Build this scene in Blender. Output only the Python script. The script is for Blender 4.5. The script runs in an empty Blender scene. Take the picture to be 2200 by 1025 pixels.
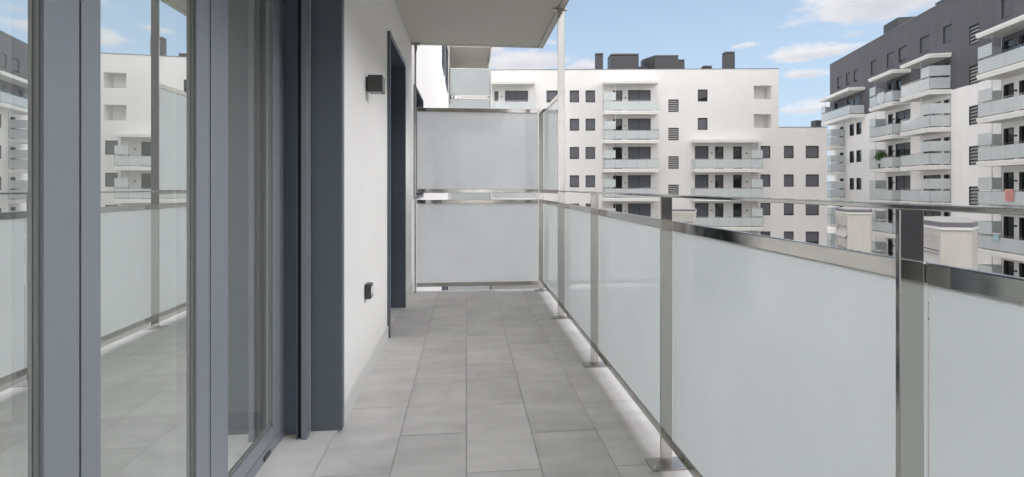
import bpy, bmesh, math, random
from mathutils import Vector, Matrix
random.seed(4)
SC = bpy.context.scene
COL = SC.collection
# ------------------------------------------------------------------ camera
F, YAW, EYE = 1062.0, math.radians(5.27), 1.13
cd = bpy.data.cameras.new('camera'); cam = bpy.data.objects.new('camera', cd); COL.objects.link(cam)
cam.location = (0, 0, EYE); cam.rotation_euler = (math.radians(90), 0, -YAW)
cd.sensor_width = 36; cd.lens = 36*F/2200; cd.shift_y = -(512.5-402)/2200
cd.clip_start = .02; cd.clip_end = 2000
SC.camera = cam
# ------------------------------------------------------------------ sun, exposure
SUN_EL, SUN_AZ = math.radians(52), math.atan2(-.38, -.93)
sl = bpy.data.lights.new('sun', 'SUN'); sl.energy = .30; sl.angle = math.radians(14); sl.color = (1, .955, .9)
sun = bpy.data.objects.new('sun', sl); COL.objects.link(sun)
sd = Vector((math.sin(SUN_AZ)*math.cos(SUN_EL), math.cos(SUN_AZ)*math.cos(SUN_EL), math.sin(SUN_EL)))
sun.rotation_euler = sd.to_track_quat('Z', 'Y').to_euler(); sun.location = sd*60
SC.view_settings.view_transform = 'Standard'; SC.view_settings.look = 'None'
SC.view_settings.exposure = 1.45; SC.view_settings.gamma = 1
SC.cycles.max_bounces = 12; SC.cycles.diffuse_bounces = 6; SC.cycles.glossy_bounces = 6
SC.cycles.transparent_max_bounces = 12; SC.cycles.sample_clamp_indirect = 8
# ------------------------------------------------------------------ world: sky and clouds
w = bpy.data.worlds.new('World'); SC.world = w; w.use_nodes = True
nt = w.node_tree; nt.nodes.clear()
def N(t, k, **kw):
    n = t.nodes.new(k)
    for a, b in kw.items(): setattr(n, a, b)
    return n
def M_(t, op, a, b=None, c=None):
    n = N(t, 'ShaderNodeMath', operation=op)
    for i, v in enumerate((a, b, c)):
        if v is None: continue
        if isinstance(v, (int, float)): n.inputs[i].default_value = v
        else: t.links.new(v, n.inputs[i])
    return n.outputs[0]
sky = N(nt, 'ShaderNodeTexSky', sky_type='NISHITA'); sky.sun_disc = False
sky.sun_elevation = SUN_EL; sky.sun_rotation = SUN_AZ % (2*math.pi); sky.air_density = 1.0; sky.dust_density = .6; sky.ozone_density = 2.0
tc = N(nt, 'ShaderNodeTexCoord'); sep = N(nt, 'ShaderNodeSeparateXYZ'); nt.links.new(tc.outputs['Generated'], sep.inputs[0])
az = M_(nt, 'ARCTAN2', sep.outputs[0], sep.outputs[1])
el = M_(nt, 'ARCSINE', sep.outputs[2])
def noise(scale, detail, zs, off=0):
    mp = N(nt, 'ShaderNodeMapping'); mp.inputs['Scale'].default_value = (1, 1, zs); mp.inputs['Location'].default_value = (off, off*.7, off*.3)
    nt.links.new(tc.outputs['Generated'], mp.inputs[0])
    n = N(nt, 'ShaderNodeTexNoise'); n.inputs['Scale'].default_value = scale; n.inputs['Detail'].default_value = detail
    n.inputs['Roughness'].default_value = .62; nt.links.new(mp.outputs[0], n.inputs['Vector']); return n.outputs['Fac']
nz = noise(11, 9, 2.6); nz2 = noise(5, 6, 2.2, 3.1); nz3 = noise(28, 6, 2.4, 1.7)
def azel(px, py):
    u = (px-1100)/F; v = (402-py)/F
    return math.atan(u)+YAW, math.atan(v/math.sqrt(1+u*u))
cl = None; lowc = None
# each cloud: azimuth, elevation, half width, half height (radians)
for (px, py, hx, hy, st) in [(1890, 2, 150, 60, 1.05), (1752, 116, 105, 20, .95), (1728, 161, 50, 15, .9), (1130, 136, 115, 34, 1.15), (1255, 146, 55, 18, .95),
                             (1795, 40, 40, 12, .5), (1828, 76, 28, 11, .45), (1600, 98, 28, 9, .5), (1730, 235, 90, 16, .42), (1185, 92, 34, 14, .5), (1050, 108, 45, 26, 1.0), (1400, 152, 70, 9, .4)]:
    a0, e0 = azel(px, py); ra = hx/F*.8; re = hy/F*.9
    da = M_(nt, 'DIVIDE', M_(nt, 'SUBTRACT', az, a0), ra)
    de = M_(nt, 'DIVIDE', M_(nt, 'SUBTRACT', el, e0), re)
    lo = M_(nt, 'MULTIPLY', M_(nt, 'LESS_THAN', de, 0.0), .9)            # flatter bases
    de2 = M_(nt, 'MULTIPLY', de, M_(nt, 'ADD', lo, 1.0))
    d = M_(nt, 'SQRT', M_(nt, 'ADD', M_(nt, 'MULTIPLY', da, da), M_(nt, 'MULTIPLY', de2, de2)))
    m = M_(nt, 'MULTIPLY', M_(nt, 'SUBTRACT', 1.22, d), st)
    m = M_(nt, 'MAXIMUM', m, -1.0)
    sh = M_(nt, 'MULTIPLY', M_(nt, 'MAXIMUM', M_(nt, 'SUBTRACT', 1.3, d), 0.0), M_(nt, 'SUBTRACT', .35, de))
    cl = m if cl is None else M_(nt, 'MAXIMUM', cl, m)
    lowc = sh if lowc is None else M_(nt, 'MAXIMUM', lowc, sh)
# unseen broken overcast, added around the blue patch in front to light the balcony
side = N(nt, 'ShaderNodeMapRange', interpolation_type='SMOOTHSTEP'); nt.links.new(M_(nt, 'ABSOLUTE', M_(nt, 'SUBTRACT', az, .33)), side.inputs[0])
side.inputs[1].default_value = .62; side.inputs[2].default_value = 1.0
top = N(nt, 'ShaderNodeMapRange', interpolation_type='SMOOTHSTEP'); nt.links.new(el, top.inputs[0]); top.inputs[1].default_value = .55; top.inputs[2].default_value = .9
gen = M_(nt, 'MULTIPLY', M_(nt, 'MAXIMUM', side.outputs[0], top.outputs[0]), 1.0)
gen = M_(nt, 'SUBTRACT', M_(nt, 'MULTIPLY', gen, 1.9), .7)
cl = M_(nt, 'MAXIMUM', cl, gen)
nn = M_(nt, 'ADD', M_(nt, 'MULTIPLY', M_(nt, 'SUBTRACT', nz, .5), 2.0), M_(nt, 'MULTIPLY', M_(nt, 'SUBTRACT', nz3, .5), .9))
cov = M_(nt, 'ADD', cl, nn)
mr = N(nt, 'ShaderNodeMapRange', interpolation_type='SMOOTHSTEP'); nt.links.new(cov, mr.inputs[0]); mr.inputs[1].default_value = .0; mr.inputs[2].default_value = .7
mask = M_(nt, 'MULTIPLY', mr.outputs[0], .93)
shade = N(nt, 'ShaderNodeMapRange'); nt.links.new(M_(nt, 'ADD', lowc, M_(nt, 'MULTIPLY', M_(nt, 'SUBTRACT', nz2, .5), 2.6)), shade.inputs[0])
shade.inputs[1].default_value = -.1; shade.inputs[2].default_value = 1.1
cc = N(nt, 'ShaderNodeMix', data_type='RGBA'); nt.links.new(shade.outputs[0], cc.inputs['Factor'])
cc.inputs['A'].default_value = (6.2, 6.1, 6.15, 1); cc.inputs['B'].default_value = (3.9, 3.95, 4.4, 1)
# a thin veil of moisture pales the sky towards the horizon
hz = N(nt, 'ShaderNodeMapRange', interpolation_type='SMOOTHSTEP'); nt.links.new(el, hz.inputs[0]); hz.inputs[1].default_value = -.02; hz.inputs[2].default_value = .55
hz.inputs[3].default_value = .92; hz.inputs[4].default_value = .45
sk = N(nt, 'ShaderNodeMix', data_type='RGBA'); nt.links.new(hz.outputs[0], sk.inputs['Factor']); nt.links.new(sky.outputs[0], sk.inputs['A']); sk.inputs['B'].default_value = (3.9, 4.95, 6.1, 1)
# overcast brightness boosted low to the right, out of frame, to light the balcony
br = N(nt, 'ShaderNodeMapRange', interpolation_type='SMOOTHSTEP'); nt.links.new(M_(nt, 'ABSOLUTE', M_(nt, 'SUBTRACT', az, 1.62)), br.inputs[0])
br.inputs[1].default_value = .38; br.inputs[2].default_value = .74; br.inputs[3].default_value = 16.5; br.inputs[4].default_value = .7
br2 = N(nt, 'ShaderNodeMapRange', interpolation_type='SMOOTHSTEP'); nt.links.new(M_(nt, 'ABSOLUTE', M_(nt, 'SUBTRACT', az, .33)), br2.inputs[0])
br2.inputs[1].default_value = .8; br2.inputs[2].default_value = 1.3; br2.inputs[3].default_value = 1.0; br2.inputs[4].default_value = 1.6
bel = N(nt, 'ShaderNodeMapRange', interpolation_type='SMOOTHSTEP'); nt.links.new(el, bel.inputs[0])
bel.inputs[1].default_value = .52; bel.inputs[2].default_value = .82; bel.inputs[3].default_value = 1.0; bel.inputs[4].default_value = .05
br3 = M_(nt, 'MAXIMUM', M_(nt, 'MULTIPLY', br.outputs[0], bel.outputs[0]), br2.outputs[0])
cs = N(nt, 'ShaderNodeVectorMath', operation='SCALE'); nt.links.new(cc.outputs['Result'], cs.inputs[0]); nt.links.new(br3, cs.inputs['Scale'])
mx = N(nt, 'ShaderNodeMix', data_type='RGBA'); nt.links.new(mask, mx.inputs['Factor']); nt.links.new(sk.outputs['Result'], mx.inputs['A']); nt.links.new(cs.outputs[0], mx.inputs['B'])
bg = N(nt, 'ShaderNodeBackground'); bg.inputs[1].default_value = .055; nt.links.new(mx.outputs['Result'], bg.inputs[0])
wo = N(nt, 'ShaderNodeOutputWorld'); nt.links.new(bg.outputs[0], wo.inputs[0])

# ------------------------------------------------------------------ materials
def mat(name, col, rough=.6, metal=0, var=0, vscale=3, bump=0, bscale=60, streak=0, coat=0, spec=.5):
    m = bpy.data.materials.new(name); m.use_nodes = True; t = m.node_tree; b = t.nodes['Principled BSDF']
    b.inputs['Base Color'].default_value = (*col, 1); b.inputs['Roughness'].default_value = rough; b.inputs['Metallic'].default_value = metal
    b.inputs['Specular IOR Level'].default_value = spec
    if coat: b.inputs['Coat Weight'].default_value = coat; b.inputs['Coat Roughness'].default_value = .03
    tco = N(t, 'ShaderNodeTexCoord'); geo = N(t, 'ShaderNodeNewGeometry')
    if var or streak:
        n = N(t, 'ShaderNodeTexNoise'); n.inputs['Scale'].default_value = vscale; n.inputs['Detail'].default_value = 6; n.inputs['Roughness'].default_value = .6
        t.links.new(geo.outputs['Position'], n.inputs['Vector'])
        f = M_(t, 'MULTIPLY', M_(t, 'SUBTRACT', n.outputs['Fac'], .5), 2*var)
        if streak:                                                        # rain-wash streaks running down
            mp = N(t, 'ShaderNodeMapping'); mp.inputs['Scale'].default_value = (1.3, 1.3, .12); t.links.new(geo.outputs['Position'], mp.inputs[0])
            n2 = N(t, 'ShaderNodeTexNoise'); n2.inputs['Scale'].default_value = 1.6; n2.inputs['Detail'].default_value = 5; t.links.new(mp.outputs[0], n2.inputs['Vector'])
            f = M_(t, 'ADD', f, M_(t, 'MULTIPLY', M_(t, 'SUBTRACT', n2.outputs['Fac'], .5), 2*streak))
        hs = N(t, 'ShaderNodeHueSaturation'); hs.inputs['Color'].default_value = (*col, 1); t.links.new(M_(t, 'ADD', f, 1.0), hs.inputs['Value'])
        t.links.new(hs.outputs[0], b.inputs['Base Color'])
    if bump:
        n = N(t, 'ShaderNodeTexNoise'); n.inputs['Scale'].default_value = bscale; n.inputs['Detail'].default_value = 4
        t.links.new(geo.outputs['Position'], n.inputs['Vector'])
        bp = N(t, 'ShaderNodeBump'); bp.inputs['Strength'].default_value = bump; bp.inputs['Distance'].default_value = .01
        t.links.new(n.outputs['Fac'], bp.inputs['Height']); t.links.new(bp.outputs[0], b.inputs['Normal'])
    return m
RENDER = mat('white_render', (.71, .70, .685), .92, var=.035, vscale=.5, bump=.12, bscale=140, streak=.03)
RENDER_C = mat('offwhite_render', (.87, .86, .845), .92, var=.04, vscale=.5, streak=.05)
NEARWALL = mat('painted_render', (.78, .772, .755), .9, var=.035, vscale=1.6, bump=.4, bscale=180, streak=.02)
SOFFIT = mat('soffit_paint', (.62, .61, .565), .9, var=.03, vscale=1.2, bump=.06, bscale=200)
TRIM = mat('white_trim', (.78, .775, .75), .8, var=.03, vscale=2)
DARKR = mat('charcoal_render', (.112, .112, .124), .9, var=.10, vscale=.55, streak=.16, bump=.1, bscale=60)
DARKM = mat('dark_sheet_metal', (.055, .056, .06), .5, var=.12, vscale=1.4)
CAPM = mat('grey_capping', (.16, .165, .185), .45, var=.08)
FRAME = mat('anthracite_frame', (.215, .232, .26), .33, var=.04, vscale=5, bump=.02, bscale=500, spec=.7)
FRAME2 = mat('anthracite_lining', (.13, .155, .195), .4)
FRAMED = mat('anthracite_jamb', (.11, .13, .15), .42, var=.04, vscale=5, spec=.5)
WINFR = mat('window_frame_grey', (.06, .065, .07), .5)
SHUT = mat('shutter_grey', (.125, .13, .145), .55, var=.08, vscale=.9)
BLACK = mat('black_rubber', (.008, .008, .009), .6)
GASKET = mat('gasket', (.30, .31, .29), .35, metal=.6)
LOUV = mat('louvre_grey', (.30, .30, .30), .5, var=.08)
DOORG = mat('dark_door_panel', (.02, .027, .027), .3)
TERR = mat('brightened_terrace_white', (.9, .89, .88), .9)  # interior brightness put into the colour, whiter than the outer render
LAMP = mat('lamp_bronze', (.055, .055, .05), .35)
TOWERW = mat('weathered_render', (.60, .58, .545), .9, var=.08, vscale=1.5, streak=.14)
TOWERL = mat('tower_louvre', (.55, .54, .52), .6, var=.08)
TOWERT = mat('tower_roof_membrane', (.42, .41, .39), .8, var=.15)
PLASTW = mat('white_plastic', (.7, .7, .7), .4)
PLASTG = mat('grey_plastic', (.05, .052, .055), .45)
INT = mat('interior_paint', (.84, .88, .82), .9)
INTF = mat('interior_floor', (.72, .70, .67), .5, var=.05)
INTS = mat('interior_skirting', (.16, .16, .15), .6)
SILV = mat('silicone', (.42, .40, .34), .6, var=.3, vscale=60)
GROUND = mat('courtyard_paving', (.30, .29, .27), .9, var=.12, vscale=.4)
TOWELW = mat('white_towel', (.95, .95, .96), .95)
TOWELR = mat('red_cloth', (.86, .48, .45), .9)
BLUEP = mat('blue_plastic', (.35, .5, .58), .5)
LEAF = mat('leaf', (.055, .12, .03), .6, var=.4, vscale=9)
POT = mat('pot_dark', (.05, .05, .05), .6)
BRICK = mat('warm_grey_brick', (.33, .27, .23), .9, var=.1)

def steel():
    m = bpy.data.materials.new('polished_steel'); m.use_nodes = True; t = m.node_tree; b = t.nodes['Principled BSDF']
    b.inputs['Metallic'].default_value = 1; b.inputs['Base Color'].default_value = (.57, .555, .525, 1)
    geo = N(t, 'ShaderNodeNewGeometry')
    n = N(t, 'ShaderNodeTexNoise'); n.inputs['Scale'].default_value = 14; n.inputs['Detail'].default_value = 8; t.links.new(geo.outputs['Position'], n.inputs['Vector'])
    r = N(t, 'ShaderNodeMapRange'); t.links.new(n.outputs['Fac'], r.inputs[0]); r.inputs[1].default_value = .35; r.inputs[2].default_value = .75
    r.inputs[3].default_value = .05; r.inputs[4].default_value = .20; t.links.new(r.outputs[0], b.inputs['Roughness'])
    n2 = N(t, 'ShaderNodeTexNoise'); n2.inputs['Scale'].default_value = 3.5; n2.inputs['Detail'].default_value = 2; t.links.new(geo.outputs['Position'], n2.inputs['Vector'])
    bp = N(t, 'ShaderNodeBump'); bp.inputs['Strength'].default_value = .12; bp.inputs['Distance'].default_value = .004
    t.links.new(n2.outputs['Fac'], bp.inputs['Height']); t.links.new(bp.outputs[0], b.inputs['Normal'])
    return m
STEEL = steel()
STEELB = mat('brushed_steel', (.5, .485, .46), .45, metal=1, var=.1, vscale=30)
def frosted(name, col, trans, gl=.03):
    m = bpy.data.materials.new(name); m.use_nodes = True; t = m.node_tree; t.nodes.clear()
    d = N(t, 'ShaderNodeBsdfDiffuse'); d.inputs[0].default_value = (*col, 1)
    tr = N(t, 'ShaderNodeBsdfTranslucent'); tr.inputs[0].default_value = (*[min(1, c*1.25) for c in col], 1)
    geo = N(t, 'ShaderNodeNewGeometry'); ns = N(t, 'ShaderNodeTexNoise'); ns.inputs['Scale'].default_value = 2.3; ns.inputs['Detail'].default_value = 4; t.links.new(geo.outputs['Position'], ns.inputs['Vector'])
    for sh_ in (d, tr):
        hs = N(t, 'ShaderNodeHueSaturation'); hs.inputs['Color'].default_value = sh_.inputs[0].default_value; t.links.new(M_(t, 'MULTIPLY_ADD', M_(t, 'SUBTRACT', ns.outputs['Fac'], .5), .16, 1.0), hs.inputs['Value']); t.links.new(hs.outputs[0], sh_.inputs[0])
    mx = N(t, 'ShaderNodeMixShader'); mx.inputs[0].default_value = trans; t.links.new(d.outputs[0], mx.inputs[1]); t.links.new(tr.outputs[0], mx.inputs[2])
    g = N(t, 'ShaderNodeBsdfGlossy'); g.inputs['Roughness'].default_value = gl; g.inputs[0].default_value = (1, 1, 1, 1)
    lw = N(t, 'ShaderNodeLayerWeight'); lw.inputs[0].default_value = .5; fr = M_(t, 'MULTIPLY_ADD', M_(t, 'POWER', lw.outputs['Facing'], 4.5), .75, .045)
    m2 = N(t, 'ShaderNodeMixShader'); t.links.new(fr, m2.inputs[0]); t.links.new(mx.outputs[0], m2.inputs[1]); t.links.new(g.outputs[0], m2.inputs[2])
    o = N(t, 'ShaderNodeOutputMaterial'); t.links.new(m2.outputs[0], o.inputs[0]); return m
FROST = frosted('frosted_glass', (.66, .70, .695), .45)
FROSTFAR = frosted('frosted_glass_far', (.66, .695, .70), .3, .08)
FROSTSCR = frosted('frosted_screen_glass', (.80, .815, .815), .54)  # same glass as the panels, missing light made up by a paler colour
def winglass():
    m = bpy.data.materials.new('door_glass'); m.use_nodes = True; t = m.node_tree; t.nodes.clear()
    tr = N(t, 'ShaderNodeBsdfTransparent'); tr.inputs[0].default_value = (.97, 1, .97, 1)
    g = N(t, 'ShaderNodeBsdfGlossy'); g.inputs['Roughness'].default_value = 0; g.inputs[0].default_value = (.97, 1, .99, 1)
    mx = N(t, 'ShaderNodeMixShader'); mx.inputs[0].default_value = .82; t.links.new(tr.outputs[0], mx.inputs[1]); t.links.new(g.outputs[0], mx.inputs[2])
    df = N(t, 'ShaderNodeBsdfDiffuse'); df.inputs[0].default_value = (.85, .86, .84, 1)                # dusty haze mixed in to brighten the pane and its reflections
    m3 = N(t, 'ShaderNodeMixShader'); m3.inputs[0].default_value = .09; t.links.new(mx.outputs[0], m3.inputs[1]); t.links.new(df.outputs[0], m3.inputs[2])
    o = N(t, 'ShaderNodeOutputMaterial'); t.links.new(m3.outputs[0], o.inputs[0]); return m
WGLASS = winglass()
def darkglass():
    m = mat('dark_window_glass', (.012, .016, .018), .03, spec=.9)
    return m
DGLASS = darkglass()
def tilemat():
    m = bpy.data.materials.new('porcelain_tile'); m.use_nodes = True; t = m.node_tree; b = t.nodes['Principled BSDF']
    geo = N(t, 'ShaderNodeNewGeometry'); at = N(t, 'ShaderNodeAttribute', attribute_name='tone')
    off = N(t, 'ShaderNodeVectorMath', operation='MULTIPLY_ADD'); t.links.new(at.outputs['Vector'], off.inputs[0]); off.inputs[1].default_value = (37, 53, 11); t.links.new(geo.outputs['Position'], off.inputs[2])
    n = N(t, 'ShaderNodeTexNoise'); n.inputs['Scale'].default_value = 3.2; n.inputs['Detail'].default_value = 7; n.inputs['Roughness'].default_value = .62; n.inputs['Distortion'].default_value = .6
    t.links.new(off.outputs[0], n.inputs['Vector'])
    mp = N(t, 'ShaderNodeMapping'); mp.inputs['Scale'].default_value = (1.2, 5, 1); t.links.new(off.outputs[0], mp.inputs[0])
    n2 = N(t, 'ShaderNodeTexNoise'); n2.inputs['Scale'].default_value = 2.2; n2.inputs['Detail'].default_value = 6; t.links.new(mp.outputs[0], n2.inputs['Vector'])
    n3 = N(t, 'ShaderNodeTexNoise'); n3.inputs['Scale'].default_value = 900; n3.inputs['Detail'].default_value = 2; t.links.new(geo.outputs['Position'], n3.inputs['Vector'])
    f = M_(t, 'ADD', M_(t, 'MULTIPLY', M_(t, 'SUBTRACT', n.outputs['Fac'], .5), .46), M_(t, 'MULTIPLY', M_(t, 'SUBTRACT', n2.outputs['Fac'], .5), .40))
    f = M_(t, 'ADD', f, M_(t, 'MULTIPLY', M_(t, 'SUBTRACT', n3.outputs['Fac'], .5), .12))
    sp = N(t, 'ShaderNodeSeparateColor'); t.links.new(at.outputs['Color'], sp.inputs[0])
    f = M_(t, 'ADD', f, M_(t, 'MULTIPLY', M_(t, 'SUBTRACT', sp.outputs[0], .5), .12))
    hs = N(t, 'ShaderNodeHueSaturation'); hs.inputs['Color'].default_value = (.69, .675, .66, 1); t.links.new(M_(t, 'ADD', f, 1.0), hs.inputs['Value'])
    t.links.new(hs.outputs[0], b.inputs['Base Color']); b.inputs['Roughness'].default_value = .62; b.inputs['Specular IOR Level'].default_value = .35
    bp = N(t, 'ShaderNodeBump'); bp.inputs['Strength'].default_value = .12; bp.inputs['Distance'].default_value = .002
    t.links.new(n3.outputs['Fac'], bp.inputs['Height']); t.links.new(bp.outputs[0], b.inputs['Normal'])
    return m
TILE = tilemat()
GROUT = mat('grout', (.5, .48, .45), .9, var=.3, vscale=9)

# ------------------------------------------------------------------ mesh helpers
A = {}                                  # origin of every object in its root's own frame
class MB:
    def __init__(s): s.bm = bmesh.new(); s.mats = []
    def mi(s, m):
        if m is None: return 0
        if m not in s.mats: s.mats.append(m)
        return s.mats.index(m)
    def box(s, x0, x1, y0, y1, z0, z1, m=None, bev=0):
        if bev:
            b2 = bmesh.new(); bmesh.ops.create_cube(b2, size=1)
            for v in b2.verts: v.co = ((x0+x1)/2+v.co.x*(x1-x0), (y0+y1)/2+v.co.y*(y1-y0), (z0+z1)/2+v.co.z*(z1-z0))
            bmesh.ops.bevel(b2, geom=b2.edges[:], offset=bev, segments=2, affect='EDGES', profile=.5)
            i = s.mi(m); mp = {}
            for v in b2.verts: mp[v] = s.bm.verts.new(v.co)
            for f in b2.faces:
                g = s.bm.faces.new([mp[v] for v in f.verts]); g.material_index = i
            b2.free(); return s
        c = [s.bm.verts.new(p) for p in ((x0,y0,z0),(x1,y0,z0),(x1,y1,z0),(x0,y1,z0),(x0,y0,z1),(x1,y0,z1),(x1,y1,z1),(x0,y1,z1))]
        i = s.mi(m)
        for q in ((0,3,2,1),(4,5,6,7),(0,1,5,4),(1,2,6,5),(2,3,7,6),(3,0,4,7)):
            s.bm.faces.new([c[k] for k in q]).material_index = i
        return s
    def poly(s, pts, m=None):
        f = s.bm.faces.new([s.bm.verts.new(p) for p in pts]); f.material_index = s.mi(m); return f
    def prism(s, pts, z0, z1, m=None):
        n = len(pts); a = [s.bm.verts.new((*p, z0)) for p in pts]; b = [s.bm.verts.new((*p, z1)) for p in pts]; i = s.mi(m)
        for k in range(n): s.bm.faces.new((a[k], a[(k+1) % n], b[(k+1) % n], b[k])).material_index = i
        s.bm.faces.new(a[::-1]).material_index = i; s.bm.faces.new(b).material_index = i; return s
    def cyl(s, c, axis, r, h, seg=16, m=None, r2=None):
        r2 = r if r2 is None else r2
        i = s.mi(m); a = []; b = []
        for k in range(seg):
            t = 2*math.pi*k/seg; p, q = math.cos(t), math.sin(t)
            def P(rr, hh):
                if axis == 'x': return (c[0]+hh, c[1]+rr*p, c[2]+rr*q)
                if axis == 'y': return (c[0]+rr*p, c[1]+hh, c[2]+rr*q)
                return (c[0]+rr*p, c[1]+rr*q, c[2]+hh)
            a.append(s.bm.verts.new(P(r, 0))); b.append(s.bm.verts.new(P(r2, h)))
        for k in range(seg): s.bm.faces.new((a[k], a[(k+1) % seg], b[(k+1) % seg], b[k])).material_index = i
        s.bm.faces.new(a[::-1]).material_index = i; s.bm.faces.new(b).material_index = i; return s
    def grid(s, P, regions, holes, rev=None, m=None, mfun=None, mrev=None):
        """wall sheet in the plane P(a, z): cells inside a region and outside every hole; rev = reveal vector per hole"""
        xs = sorted({round(v, 4) for r in regions+holes for v in r[:2]}); zs = sorted({round(v, 4) for r in regions+holes for v in r[2:4]})
        V = {}
        def vt(a, z):
            if (a, z) not in V: V[a, z] = s.bm.verts.new(P(a, z))
            return V[a, z]
        for i in range(len(xs)-1):
            for j in range(len(zs)-1):
                cx, cz = (xs[i]+xs[i+1])/2, (zs[j]+zs[j+1])/2
                if not any(r[0] < cx < r[1] and r[2] < cz < r[3] for r in regions): continue
                if any(h[0] < cx < h[1] and h[2] < cz < h[3] for h in holes): continue
                f = s.bm.faces.new((vt(xs[i], zs[j]), vt(xs[i+1], zs[j]), vt(xs[i+1], zs[j+1]), vt(xs[i], zs[j+1])))
                f.material_index = s.mi(mfun(cx, cz) if mfun else m)
        if rev is not None:
            for h in holes:
                a0, a1, z0, z1 = h[:4]; rv = Vector(rev) if len(h) < 5 else Vector(rev).normalized()*h[4]
                if rv.length < 1e-6: continue
                c = [Vector(P(a0, z0)), Vector(P(a1, z0)), Vector(P(a1, z1)), Vector(P(a0, z1))]
                for k in range(4):
                    f = s.poly([c[k], c[(k+1) % 4], c[(k+1) % 4]+rv, c[k]+rv]); f.material_index = s.mi(mrev or (mfun((a0+a1)/2, z1+.05) if mfun else m))
        return s
    def build(s, name, m=None, parent=None, recalc=True):
        bm = s.bm
        if recalc: bmesh.ops.recalc_face_normals(bm, faces=bm.faces)
        lo = [min(v.co[k] for v in bm.verts) for k in range(3)]; hi = [max(v.co[k] for v in bm.verts) for k in range(3)]
        o0 = Vector(((lo[0]+hi[0])/2, (lo[1]+hi[1])/2, lo[2]))
        for v in bm.verts: v.co -= o0
        me = bpy.data.meshes.new(name); bm.to_mesh(me); bm.free()
        ms = s.mats if s.mats else [m]
        if m and s.mats and m not in ms: ms = ms
        for x in ms: me.materials.append(x)
        o = bpy.data.objects.new(name, me); COL.objects.link(o)
        if parent: o.parent = parent; o.location = o0 - A[parent]
        else: o.location = o0
        A[o] = o0
        return o
def empty(name, loc=(0,0,0), rz=0):
    o = bpy.data.objects.new(name, None); COL.objects.link(o); o.location = loc; o.rotation_euler = (0, 0, rz); o.empty_display_size = .2
    A[o] = Vector((0,0,0)); return o
def tag(o, label=None, cat=None, group=None, kind=None):
    for k, v in (('label', label), ('category', cat), ('group', group), ('kind', kind)):
        if v: o[k] = v
    return o

# ------------------------------------------------------------------ ground
g = MB(); g.box(-400, 400, -400, 400, -9.9, -9.3); tag(g.build('ground', GROUND), kind='structure')

# ------------------------------------------------------------------ balcony floor: real tiles with joints
fb = bmesh.new(); tone = fb.loops.layers.float_color.new('tone')
def quad(bm, x0, x1, y0, y1, z, mi, t=None):
    f = bm.faces.new([bm.verts.new(p) for p in ((x0,y0,z),(x1,y0,z),(x1,y1,z),(x0,y1,z))]); f.material_index = mi
    t = t or (random.random(), random.random(), random.random())
    for l in f.loops: l[tone] = (*t, 1)
cols = {-3: .165, -2: .187, -1: .483, 0: .163, 1: .458, 2: .155}
FY0, FY1 = -3.2, 5.45
for k, ph in cols.items():
    x0, x1 = k*.3, k*.3+.3
    if k == -3: x0 = -.86
    if k == 2: x1 = .885
    y = ph-.6*6
    while y < FY1:
        a, b = max(y, FY0), min(y+.6, FY1); y += .6
        if b-a < .01: continue
        jw = .0016
        quad(fb, x0+jw, x1-jw, a+jw, b-jw, .0, 0)
me = bpy.data.meshes.new('floor'); fb.to_mesh(me); fb.free(); me.materials.append(TILE)
fl = bpy.data.objects.new('floor', me); COL.objects.link(fl); tag(fl, kind='structure')
g = MB(); g.box(-.86, .885, FY0, FY1, -.28, -.0025, GROUT); tag(g.build('floor_slab', GROUT), kind='structure')

# ------------------------------------------------------------------ building window kit (x along the facade, y into the wall)
RD = .16
PM = {}
def proto(key, fn):
    if key not in PM: PM[key] = fn()
    return PM[key]
def rawmesh(mb, name, m):
    bmesh.ops.recalc_face_normals(mb.bm, faces=mb.bm.faces)
    me = bpy.data.meshes.new(name); mb.bm.to_mesh(me); mb.bm.free()
    for x in (mb.mats or [m]): me.materials.append(x)
    return me
def inst(name, me, parent, org):
    o = bpy.data.objects.new(name, me); COL.objects.link(o); o.parent = parent; o.location = Vector(org)-A[parent]; A[o] = Vector(org); return o
def frame_mesh(w, h, mull=0):
    b = MB(); t = .055; y0, y1 = .075, RD+.02
    b.box(-w/2, -w/2+t, y0, y1, 0, h); b.box(w/2-t, w/2, y0, y1, 0, h); b.box(-w/2+t, w/2-t, y0+.002, y1, 0, t); b.box(-w/2+t, w/2-t, y0+.002, y1, h-t, h)
    for k in range(mull): x = -w/2+w*(k+1)/(mull+1); b.box(x-.035, x+.035, y0+.01, y1-.01, t, h-t)
    b.box(-w/2-.0, w/2, -.025, y0, -.03, .004) # sill
    b.box(-w/2+.001, -w/2+.022, -.004, y0-.001, .006, h-.001); b.box(w/2-.022, w/2-.001, -.004, y0-.001, .006, h-.001); b.box(-w/2+.023, w/2-.023, -.004, y0-.001, h-.022, h-.001)
    return rawmesh(b, 'window_frame', WINFR)
def shutter_mesh(w, h, full):
    b = MB(); t = .055; hh = h-2*t; n = max(4, int(hh/.075)); pz = hh/n
    z0 = t+hh*(1-full)
    i = 0; z = h-t
    while z > z0+1e-3:
        b.poly([(-w/2+t, .118, z), (w/2-t, .118, z), (w/2-t, .100, z-pz*.5), (-w/2+t, .100, z-pz*.5)])
        b.poly([(-w/2+t, .100, z-pz*.5), (w/2-t, .100, z-pz*.5), (w/2-t, .116, z-pz*.96), (-w/2+t, .116, z-pz*.96)])
        z -= pz
    return rawmesh(b, 'shutter', SHUT)
def pane_mesh(w, h):
    b = MB(); t = .055; b.box(-w/2+t, w/2-t, .14, .15, t, h-t); return rawmesh(b, 'pane', DGLASS)
def curtain_pane(w, h):
    b = MB(); t = .055; b.box(-w/2+t, w/2-t, .14, .15, t, h-t); return rawmesh(b, 'pane', DGLASS)
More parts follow.
